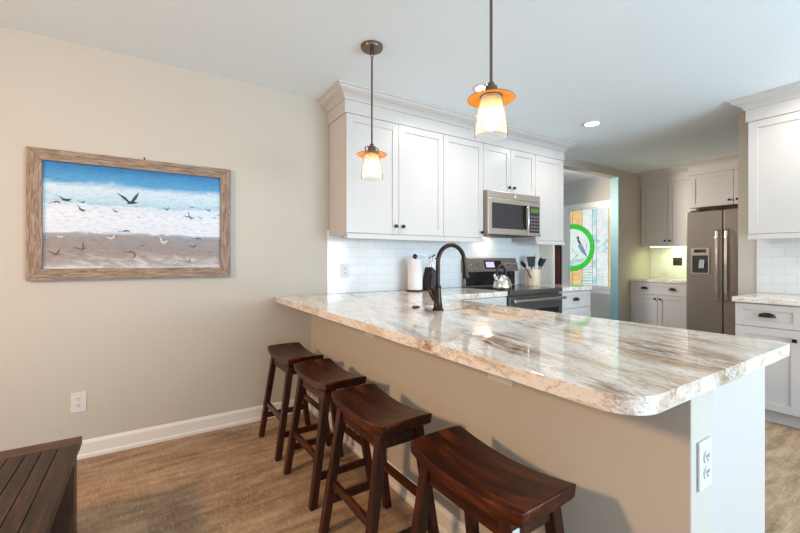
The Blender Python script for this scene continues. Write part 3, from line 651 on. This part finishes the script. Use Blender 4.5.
# kettle
kt = thing('kettle', 'shiny stainless kettle with black arched handle on the cooktop', 'kettle', (2.83, 2.60, 0.9235))
B().lathe([(0, 0), (0.088, 0), (0.092, 0.008), (0.090, 0.03), (0.080, 0.07), (0.060, 0.105), (0.042, 0.120), (0.040, 0.124), (0.0, 0.124)], n=32).build('body', M['steel'], kt, smooth=True)
B().lathe([(0.038, 0.1245), (0.034, 0.134), (0.010, 0.138), (0.008, 0.148), (0.013, 0.156), (0.010, 0.164), (0, 0.165)], n=24).build('lid', M['darkmatte'], kt, smooth=True)
B().tube([(-0.06, 0, 0.075), (-0.085, 0, 0.10), (-0.100, 0, 0.130)], [0.020, 0.015, 0.012], 14).build('spout', M['steel'], kt, smooth=True)
B().tube([(0.062*math.cos(a)*1.0 - 0.012, 0, 0.115 + 0.105*math.sin(a)) for a in [PI*i/16 for i in range(17)]], [0.008] + [0.013]*15 + [0.008], 12).build('handle', M['darkmatte'], kt, smooth=True)

# utensil crock and utensils standing in it
cx, cy = 3.60, 2.85
ck = B().lathe([(0, 0), (0.070, 0), (0.074, 0.006), (0.074, 0.172), (0.070, 0.178), (0.064, 0.172), (0.064, 0.014), (0, 0.012)], n=32).build('utensil_crock', M['crock'], smooth=True, loc=(cx, cy, 0.9165))
tag(ck, 'speckled beige stoneware crock right of the range', 'utensil holder')
def utensil(name, label, base, top, headw, headh, material, kind):
    t = thing(name, label, 'utensil', (cx + base[0], cy + base[1], 0.9325))
    d = Vector((top[0] - base[0], top[1] - base[1], top[2])); L = d.length; u = d / L
    B().tube([(0, 0, 0.002), u*(L - headh*0.8)], 0.0055, 10).build('handle', M['darkmatte'] if kind != 'whisk' else M['steel'], t, smooth=True)
    R = u.to_track_quat('Z', 'Y').to_matrix().to_4x4(); Tm = Matrix.Translation(u*(L - headh)) @ R
    b = B()
    if kind == 'spatula':
        b.hexa([(-headw*0.3, -0.004, 0), (headw*0.3, -0.004, 0), (headw*0.3, 0.004, 0), (-headw*0.3, 0.004, 0)], [(-headw/2, -0.002, headh), (headw/2, -0.002, headh), (headw/2, 0.002, headh), (-headw/2, 0.002, headh)])
        b.xform(Tm); b.build('head', material, t, bevel=0.0015)
    elif kind == 'spoon':
        b.lathe([(0.0, 0.0), (headw*0.35, headh*0.2), (headw*0.5, headh*0.55), (headw*0.35, headh*0.88), (0.0, headh)], n=16)
        b.xform(Tm @ Matrix.Diagonal((1, 0.35, 1, 1))); b.build('head', material, t, smooth=True)
    else:
        for k in range(4):
            a = PI*k/4
            b.tube([(headw/2*math.sin(PI*s/12)*math.cos(a)*(1 if s else 1), headw/2*math.sin(PI*s/12)*math.sin(a), headh*(1 - math.cos(PI*s/12))/2) for s in range(13)], 0.0012, 6)
        b.xform(Tm); b.build('wires', M['steel'], t, smooth=True)
utensil('ladle', 'black ladle leaning far left out of the crock', (-0.010, -0.03, 0), (-0.235, -0.03, 0.25), 0.065, 0.10, M['darkmatte'], 'spoon')
utensil('spatula', 'upright broad black spatula in the beige crock', (-0.02, 0.01, 0), (0.0, 0.03, 0.30), 0.10, 0.115, M['darkmatte'], 'spatula')
utensil('serving_spoon', 'black serving spoon leaning right in the beige crock', (0.012, -0.015, 0), (0.085, -0.04, 0.29), 0.08, 0.11, M['darkmatte'], 'spoon')
utensil('spatula', 'dark blue spatula leaning farthest right in the crock', (0.018, 0.01, 0), (0.185, -0.01, 0.275), 0.055, 0.10, M['blue'], 'spatula')
utensil('spatula', 'wooden-topped tan turner standing between black utensils in the crock', (0.0, 0.03, 0), (0.05, 0.05, 0.31), 0.05, 0.09, M['crock'], 'spatula')
utensil('whisk', 'thin wire whisk rising right behind the blue spatula', (0.022, 0.028, 0), (0.125, 0.06, 0.345), 0.04, 0.13, M['steel'], 'whisk')

# paper towels
pt = thing('paper_towel_holder', 'white paper towel roll upright on its holder by the tile', 'paper towel holder', (2.02, 2.885, 0.9165))
B().lathe([(0, 0), (0.078, 0), (0.080, 0.006), (0.074, 0.012), (0, 0.012)], n=32).build('base', M['stool_v'], pt, smooth=True)
B().lathe([(0.018, 0.013), (0.066, 0.013), (0.067, 0.016), (0.067, 0.284), (0.066, 0.287), (0.018, 0.287)], n=36).build('roll', M['paper'], pt, smooth=True)
B().tube([(0, 0, 0.0125), (0, 0, 0.297)], 0.007, 12).build('rod', M['darkmatte'], pt, smooth=True)
B().lathe([(0, 0.288), (0.012, 0.291), (0.021, 0.302), (0.023, 0.311), (0.018, 0.324), (0.008, 0.332), (0, 0.333)], n=20).build('finial', M['black'], pt, smooth=True)
# knife block with knives
kb = thing('knife_block', 'dark slanted knife block behind the faucet', 'knife block', (2.155, 2.86, 0.9165))
B().hexa([(-0.045, -0.06, 0), (0.045, -0.06, 0), (0.045, 0.07, 0), (-0.045, 0.07, 0)], [(0.0, -0.055, 0.215), (0.075, -0.055, 0.155), (0.075, 0.06, 0.155), (0.0, 0.06, 0.215)]).build('block', M['darkmatte'], kb, bevel=0.004)
k = 0
for i, j, L in ((0, -0.03, 0.125), (0, 0.0, 0.115), (0, 0.035, 0.10), (1, -0.025, 0.11), (1, 0.02, 0.09), (2, -0.02, 0.09)):
    p0 = Vector((2.155 + 0.014 + 0.022*i, 2.86 + j, 0.9165 + 0.208 - 0.018*i)); dd = Vector((0.24, 0, 0.97)).normalized()
    kn = thing('knife', ['steel-handled knife highest in the dark block', 'steel-handled knife second from the left row of the block', 'short steel-handled knife at back left of the block', 'steel-handled knife in the middle row, nearer the viewer', 'short steel-handled knife in middle row, nearer the tile', 'steel-handled knife lowest in the block, behind the faucet neck'][k], 'knife', p0)
    B().bar(dd*0.002, dd*(L - 0.012), 0.016, 0.011, (0, 1, 0)).build('handle', M['steel'], kn, bevel=0.003)
    B().bar(dd*(L - 0.0115), dd*L, 0.018, 0.013, (0, 1, 0)).build('end_cap', M['darkmatte'], kn, bevel=0.003)
    k += 1

# ------------------------------------------------------------------ refrigerator
fr = thing('refrigerator', 'dark slate side-by-side refrigerator with ice dispenser', 'refrigerator', (5.87, 2.226, 0.0), R90)
FW = 0.906; sp = 0.380
B().box(0, FW, 0, 0.76, 0.015, 1.80).box(0.02, FW - 0.02, 0.02, 0.70, 0.0, 0.015).build('body', M['slate'], fr, bevel=0.004)
B().box(0.03, 0.14, -0.03, 0.05, 1.801, 1.822).box(FW - 0.14, FW - 0.03, -0.03, 0.05, 1.801, 1.822).build('hinge_cover', M['darkmatte'], fr, bevel=0.004)
dl = B().box(0.0, sp - 0.004, -0.07, -0.004, 0.06, 1.80).build('freezer_door', M['slate'], fr, bevel=0.01, seg=3)
drr = B().box(sp + 0.004, FW, -0.07, -0.004, 0.06, 1.80).build('door', M['slate'], fr, bevel=0.01, seg=3)
for x, pr in ((sp - 0.045, dl), (sp + 0.045, drr)):
    b = B(); P_ = [(x, -0.072, 0.70), (x, -0.105, 0.72), (x, -0.118, 0.80), (x, -0.128, 1.13), (x, -0.118, 1.46), (x, -0.105, 1.54), (x, -0.072, 1.56)]
    for a_, c_ in zip(P_, P_[1:]): b.bar(a_, c_, 0.028, 0.014, (0, 1, 0))
    b.build('handle', M['steel'], pr, bevel=0.003)
ds = B()
ds.box(0.055, 0.250, -0.080, -0.0705, 1.020, 1.035).box(0.055, 0.250, -0.080, -0.0705, 1.25, 1.345).box(0.055, 0.070, -0.080, -0.0705, 1.035, 1.25).box(0.235, 0.250, -0.080, -0.0705, 1.035, 1.25)
dso = ds.build('dispenser', M['mwsteel'], dl, bevel=0.002)
B().box(0.0705, 0.2345, -0.0735, -0.0705, 1.0355, 1.2495).build('recess', M['darkmatte'], dso)
B().box(0.09, 0.215, -0.0815, -0.0802, 1.285, 1.325).build('display', M['black'], dso)
B().hexa([(0.135, -0.086, 1.09), (0.195, -0.086, 1.09), (0.195, -0.074, 1.09), (0.135, -0.074, 1.09)], [(0.145, -0.080, 1.20), (0.20, -0.080, 1.20), (0.20, -0.074, 1.20), (0.145, -0.074, 1.20)]).build('paddle', M['steel'], dso, bevel=0.003)

# ------------------------------------------------------------------ pendant and recessed lamps
def pendant(label, x, y):
    p = thing('pendant_lamp', label, 'pendant lamp', (x, y, 1.69), 0, 'pendant lamps over the bar')
    B().lathe([(0, 0.8095), (0.067, 0.8095), (0.067, 0.796), (0.063, 0.788), (0.012, 0.786), (0.012, 0.762), (0, 0.760)], n=36).build('canopy', M['lampbronze'], p, smooth=True)
    B().torus((0, 0, 0.752), 0.010, 0.003, (0, 1, 0), 16, 8).torus((0, 0, 0.732), 0.010, 0.003, (1, 0, 0), 16, 8).build('chain_link', M['lampbronze'], p, smooth=True)
    B().tube([(0, 0, 0.722), (0, 0, 0.20)], 0.0058, 12).build('rod', M['lampbronze'], p, smooth=True)
    B().lathe([(0, 0.215), (0.012, 0.212), (0.014, 0.200), (0.024, 0.196), (0.027, 0.168), (0.030, 0.165)], n=24).build('cap', M['lampbronze'], p, smooth=True)
    b = B()
    for s in (-1, 1): b.torus((s*0.030, 0, 0.178), 0.016, 0.0032, (0, 1, 0), 18, 8)
    b.build('loop', M['lampbronze'], p, smooth=True)
    sh = B().lathe([(0.022, 0.1635), (0.022, 0.166), (0.060, 0.160), (0.092, 0.149), (0.0935, 0.147), (0.060, 0.1580)], n=48).build('shade', M['lampbronze'], p, smooth=True)
    B().lathe([(0.022, 0.1630), (0.060, 0.1575), (0.0925, 0.1465), (0.0915, 0.1450), (0.060, 0.1555), (0.022, 0.1615)], n=48).build('shade_lining', M['copper'], sh, smooth=True)
    g = B().lathe([(0.040, 0.155), (0.047, 0.135), (0.055, 0.09), (0.063, 0.045), (0.067, 0.015), (0.065, 0.0), (0.0635, 0.0), (0.0655, 0.015), (0.0615, 0.045), (0.0535, 0.09), (0.0455, 0.135), (0.0385, 0.155)], n=40)
    g.build('glass', M['glass'], p, smooth=True)
    B().lathe([(0.0, 0.158), (0.019, 0.158), (0.019, 0.118), (0.014, 0.115), (0, 0.115)], n=24).build('socket', M['copper'], p, smooth=True)
    B().lathe([(0.012, 0.1145), (0.014, 0.100), (0.024, 0.080), (0.029, 0.060), (0.027, 0.042), (0.016, 0.027), (0, 0.022)], n=24).build('bulb', M['bulb'], p, smooth=True)
pendant('smaller-looking far pendant lamp hanging before the two-door wall cabinet', 1.146, 2.094)
pendant('larger-looking near pendant lamp whose rod runs to the top of the photo', 1.146, 1.110)
for lab, x, y in (('added round recessed ceiling light brightening the right cabinets, unseen past the right frame edge', 3.75, 0.62), ('round recessed ceiling light partly hidden behind the near pendant', 2.14, 2.145), ('round recessed ceiling light right of the cabinet crown', 3.567, 2.147)):  # first one is added out of view to light the right-hand cabinets
    r = thing('recessed_light', lab, 'ceiling light', (x, y, HC - 0.0005), 0, 'recessed lights in the kitchen ceiling')
    B().lathe([(0.062, -0.001), (0.064, -0.006), (0.090, -0.004), (0.092, 0.0), (0.062, 0.0)], n=40).build('trim_ring', M['plastic'], r, smooth=True)
    B().lathe([(0, -0.004), (0.061, -0.004), (0.061, -0.001), (0, -0.001)], n=32).build('lens', M['can'], r)
    area('downlight', (x, y, HC - 0.02), (x, y, 0), 0.10, 0.10, 4.0, (1.0, 0.93, 0.84), 2.9)

# ------------------------------------------------------------------ beach picture
px0, px1, pz0, pz1 = -0.580, 0.497, 1.078, 1.842
pic = thing('framed_picture', 'large beach and seabird picture in a weathered wood frame', 'picture', (px0, YB - 0.001, pz0))
PW, PH, fw = px1 - px0, pz1 - pz0, 0.068
b = B(); t0, t1 = -0.030, -0.0
def fr_piece(q, mi):
    b.mi = mi; b.prism(q, t0, t1, lambda a, c, y: (a, y, c))
fr_piece([(0, PH), (PW, PH), (PW - fw, PH - fw), (fw, PH - fw)], 0); fr_piece([(0, 0), (fw, fw), (PW - fw, fw), (PW, 0)], 0)
fr_piece([(0, 0), (0, PH), (fw, PH - fw), (fw, fw)], 1); fr_piece([(PW, 0), (PW - fw, fw), (PW - fw, PH - fw), (PW, PH)], 1)
b.build('frame', [M['rx'], M['rz']], pic, bevel=0.003)
B().tube([(PW*0.52, -0.004, PH + 0.001), (PW*0.52, -0.006, PH + 0.018), (PW*0.52, -0.012, PH + 0.014)], 0.004, 8).build('hanger', M['bronze'], pic)
cw, ch = PW - 2*fw, PH - 2*fw
b = B(); b.box(0.0, cw, -0.012, -0.004, 0.0, ch)
random.seed(5)
def bird(u, v, s, ang, mi, flap=0.5):
    s *= 1.35
    x, z = u*cw, (1 - v)*ch; b.mi = mi
    def rot(p): c, q = math.cos(ang), math.sin(ang); return (x + s*(p[0]*c - p[1]*q), z + s*(p[0]*q + p[1]*c))
    L = -0.0126 - 0.00004*len(b.bm.verts) % 0.0005
    for poly in ([(-0.05, 0.0), (-0.35, 0.30*flap*2), (-1.0, 0.62*flap*2), (-0.55, 0.22*flap*2), (-0.15, -0.12)],
                 [(0.0, 0.0), (0.22, 0.35*flap*2), (0.62, 0.78*flap*2), (0.45, 0.28*flap*2), (0.15, -0.12)],
                 [(-0.30, -0.20), (-0.05, 0.06), (0.25, 0.03), (0.60, -0.02), (0.30, -0.14), (0.0, -0.20)]):
        b.prism([rot(p) for p in poly], L, -0.0121, lambda a, c, y: (a, y, c))
for a_ in ((0.445, 0.33, 0.055, 0.0, 1, 0.6), (0.105, 0.345, 0.040, -0.3, 1, 0.2), (0.06, 0.37, 0.030, 0.1, 2, -0.3), (0.185, 0.43, 0.030, -0.7, 1, 0.2), (0.19, 0.365, 0.018, 0, 3, 0.4),
           (0.36, 0.43, 0.020, -0.6, 1, 0.2), (0.655, 0.385, 0.018, 0.0, 1, 0.5), (0.49, 0.48, 0.012, -0.5, 1, 0.2), (0.80, 0.45, 0.032, -0.9, 3, 0.3), (0.775, 0.45, 0.018, -0.5, 3, 0.3), (0.81, 0.345, 0.018, -0.2, 3, 0.3),
           (0.92, 0.37, 0.018, 0, 1, 0.5), (0.87, 0.46, 0.014, 0, 3, 0.5), (0.96, 0.45, 0.012, 0, 3, 0.5), (0.99, 0.42, 0.012, 0, 3, 0.5),
           (0.415, 0.62, 0.035, 0.0, 3, -0.2), (0.06, 0.86, 0.030, 0.1, 2, 0.5), (0.19, 0.81, 0.030, 0.5, 2, 0.6), (0.445, 0.83, 0.038, -0.2, 2, -0.3), (0.465, 0.88, 0.026, 1.2, 2, 0.2), (0.34, 0.70, 0.028, 0.2, 4, 0.3), (0.36, 0.69, 0.014, 0, 2, 0.3),
           (0.63, 0.73, 0.028, -0.6, 4, 0.5), (0.82, 0.77, 0.032, 0.1, 3, 0.3), (0.85, 0.68, 0.030, 0.0, 3, -0.1), (0.795, 0.94, 0.022, 0.4, 2, 0.6), (0.93, 0.83, 0.014, 0, 2, 0.5), (0.51, 0.77, 0.02, 0.2, 3, 0.1), (0.08, 0.70, 0.018, 0, 4, 0.2)): bird(*a_)
b.build('print', [beach_mat(cw, ch), M['bird'], M['bird2'], M['bird3'], M['birdw']], pic, loc=(fw, 0, fw))

# ------------------------------------------------------------------ stools
def make_stool(label, loc, rz):
    s = thing('bar_stool', label, 'bar stool', loc, rz, 'saddle stools along the bar')
    L, Wd, th = 0.460, 0.234, 0.040
    b = B(); n, m = 16, 8; top = []; bot = []
    def outline(i, j):
        y = -L/2 + L*i/n; x = -Wd/2 + Wd*j/m
        return x * (1 - 0.025*(abs(2*y/L))**6), y * (1 - 0.02*(abs(2*x/Wd))**4)
    for i in range(n + 1):
        a, c = [], []
        for j in range(m + 1):
            x, y = outline(i, j); k = (2*y/L)**2; q = (2*x/Wd)
            z = 0.577 + 0.028*k - 0.004*(abs(q)**4) + 0.004*(1 - q*q)*0
            a.append(b.bm.verts.new((x, y, z))); c.append(b.bm.verts.new((x*0.975, y*0.985, 0.577 - th + 0.026*k)))
        top.append(a); bot.append(c)
    for i in range(n):
        for j in range(m):
            b._f([top[i][j], top[i][j+1], top[i+1][j+1], top[i+1][j]]); b._f([bot[i][j], bot[i+1][j], bot[i+1][j+1], bot[i][j+1]])
        b._f([top[i][0], top[i+1][0], bot[i+1][0], bot[i][0]]); b._f([top[i][m], bot[i][m], bot[i+1][m], top[i+1][m]])
    for j in range(m):
        b._f([top[0][j], bot[0][j], bot[0][j+1], top[0][j+1]]); b._f([top[n][j], top[n][j+1], bot[n][j+1], bot[n][j]])
    b.build('seat', M['stool'], s, bevel=0.005, seg=3, smooth=True)
    tx, ty, bx, by, zt = 0.082, 0.165, 0.165, 0.190, 0.548
    P = lambda sx, sy, z: Vector((sx*(bx + (tx - bx)*z/zt), sy*(by + (ty - by)*z/zt), z))
    for sx in (-1, 1):
        for sy in (-1, 1):
            b = B(); w = 0.019; w2 = 0.017
            z1 = zt
            t_, f_ = P(sx, sy, z1), P(sx, sy, 0)
            b.hexa([(f_.x-w2, f_.y-w2, 0), (f_.x+w2, f_.y-w2, 0), (f_.x+w2, f_.y+w2, 0), (f_.x-w2, f_.y+w2, 0)], [(t_.x-w, t_.y-w, z1), (t_.x+w, t_.y-w, z1), (t_.x+w, t_.y+w, z1), (t_.x-w, t_.y+w, z1)])
            b.build('leg', M['stool_v'], s, bevel=0.003)
    for sx in (-1, 1):
        a, c = P(sx, -1, 0.512), P(sx, 1, 0.512); B().bar(a + Vector((0, 0.02, 0)), c - Vector((0, 0.02, 0)), 0.018, 0.044).build('apron', M['stool'], s, bevel=0.002)
        a, c = P(sx, -1, 0.225), P(sx, 1, 0.225); B().bar(a + Vector((0, 0.018, 0)), c - Vector((0, 0.018, 0)), 0.018, 0.034).build('stretcher', M['stool'], s, bevel=0.002)
    for sy in (-1, 1):
        a, c = P(-1, sy, 0.512), P(1, sy, 0.512); B().bar(a + Vector((0.02, 0, 0)), c - Vector((0.02, 0, 0)), 0.018, 0.044).build('apron', M['stool_v'], s, bevel=0.002)
        a, c = P(-1, sy, 0.14), P(1, sy, 0.14); B().bar(a + Vector((0.018, 0, 0)), c - Vector((0.018, 0, 0)), 0.018, 0.034).build('stretcher', M['stool_v'], s, bevel=0.002)
    return s
st = make_stool('dark brown saddle stool nearest the back wall, farthest from viewer', (0.815, 2.555, 0), 0.02)
dup(st, (0.826, 2.005, 0), 0.03, 'dark brown saddle stool, second from the back wall')
dup(st, (0.815, 1.437, 0), 0.02, 'dark brown saddle stool, third from the back wall')
s4 = dup(st, (0.845, 0.845, 0), 0.03, 'large-looking saddle stool nearest the viewer, cut by the photo bottom')
tg = B().box(-0.013, 0.013, -0.0008, 0, -0.045, 0.036).build('sticker', M['plastic'], s4, loc=(-0.090, -0.188, 0.500)); tg['label'] = 'white sticker with a black dot'
B().lathe([(0, 0), (0.005, 0), (0.005, 0.0006), (0, 0.0006)], (0, -0.0008, 0), 14, 'y').build('dot', M['darkmatte'], tg)

# ------------------------------------------------------------------ bench
bn = thing('bench', 'dark rustic plank bench at the lower left corner', 'bench', (-0.425, 1.5, 0))
hw, y1, y0, zt = 0.19, 0.633, -0.70, 0.45
xs = [-0.19, -0.125, -0.077, -0.029, 0.019, 0.067, 0.117, 0.19]
xs = [-hw + 0.0] + [-0.125, -0.072, -0.020, 0.030, 0.077, 0.125] + [hw]
b = B()
for a, c in zip(xs, xs[1:]): b.box(a + 0.0012, c - 0.0012, y0 + 0.092, y1 - 0.092, zt - 0.032, zt)
b.build('top_planks', M['bench'], bn, bevel=0.002)
for a, c in ((y0, y0 + 0.09), (y1 - 0.09, y1)): B().box(-hw, hw, a, c, zt - 0.032, zt).build('end_board', M['bench_x'], bn, bevel=0.003)
for sx in (-1, 1):
    for yy in (y0 + 0.02, y1 - 0.02 - 0.075):
        xa = sx*(hw - 0.015); x0_, x1_ = sorted((xa, xa - sx*0.075))
        B().box(x0_, x1_, yy, yy + 0.075, 0, zt - 0.033).build('leg', M['bench_v'], bn, bevel=0.003)
    xa = sx*(hw - 0.03); x0_, x1_ = sorted((xa, xa - sx*0.022))
    B().box(x0_, x1_, y0 + 0.096, y1 - 0.096, zt - 0.11, zt - 0.033).build('apron', M['bench'], bn)
for yy in (y0 + 0.045, y1 - 0.067): B().box(-hw + 0.0905, hw - 0.0905, yy, yy + 0.022, zt - 0.11, zt - 0.033).build('apron', M['bench_x'], bn)
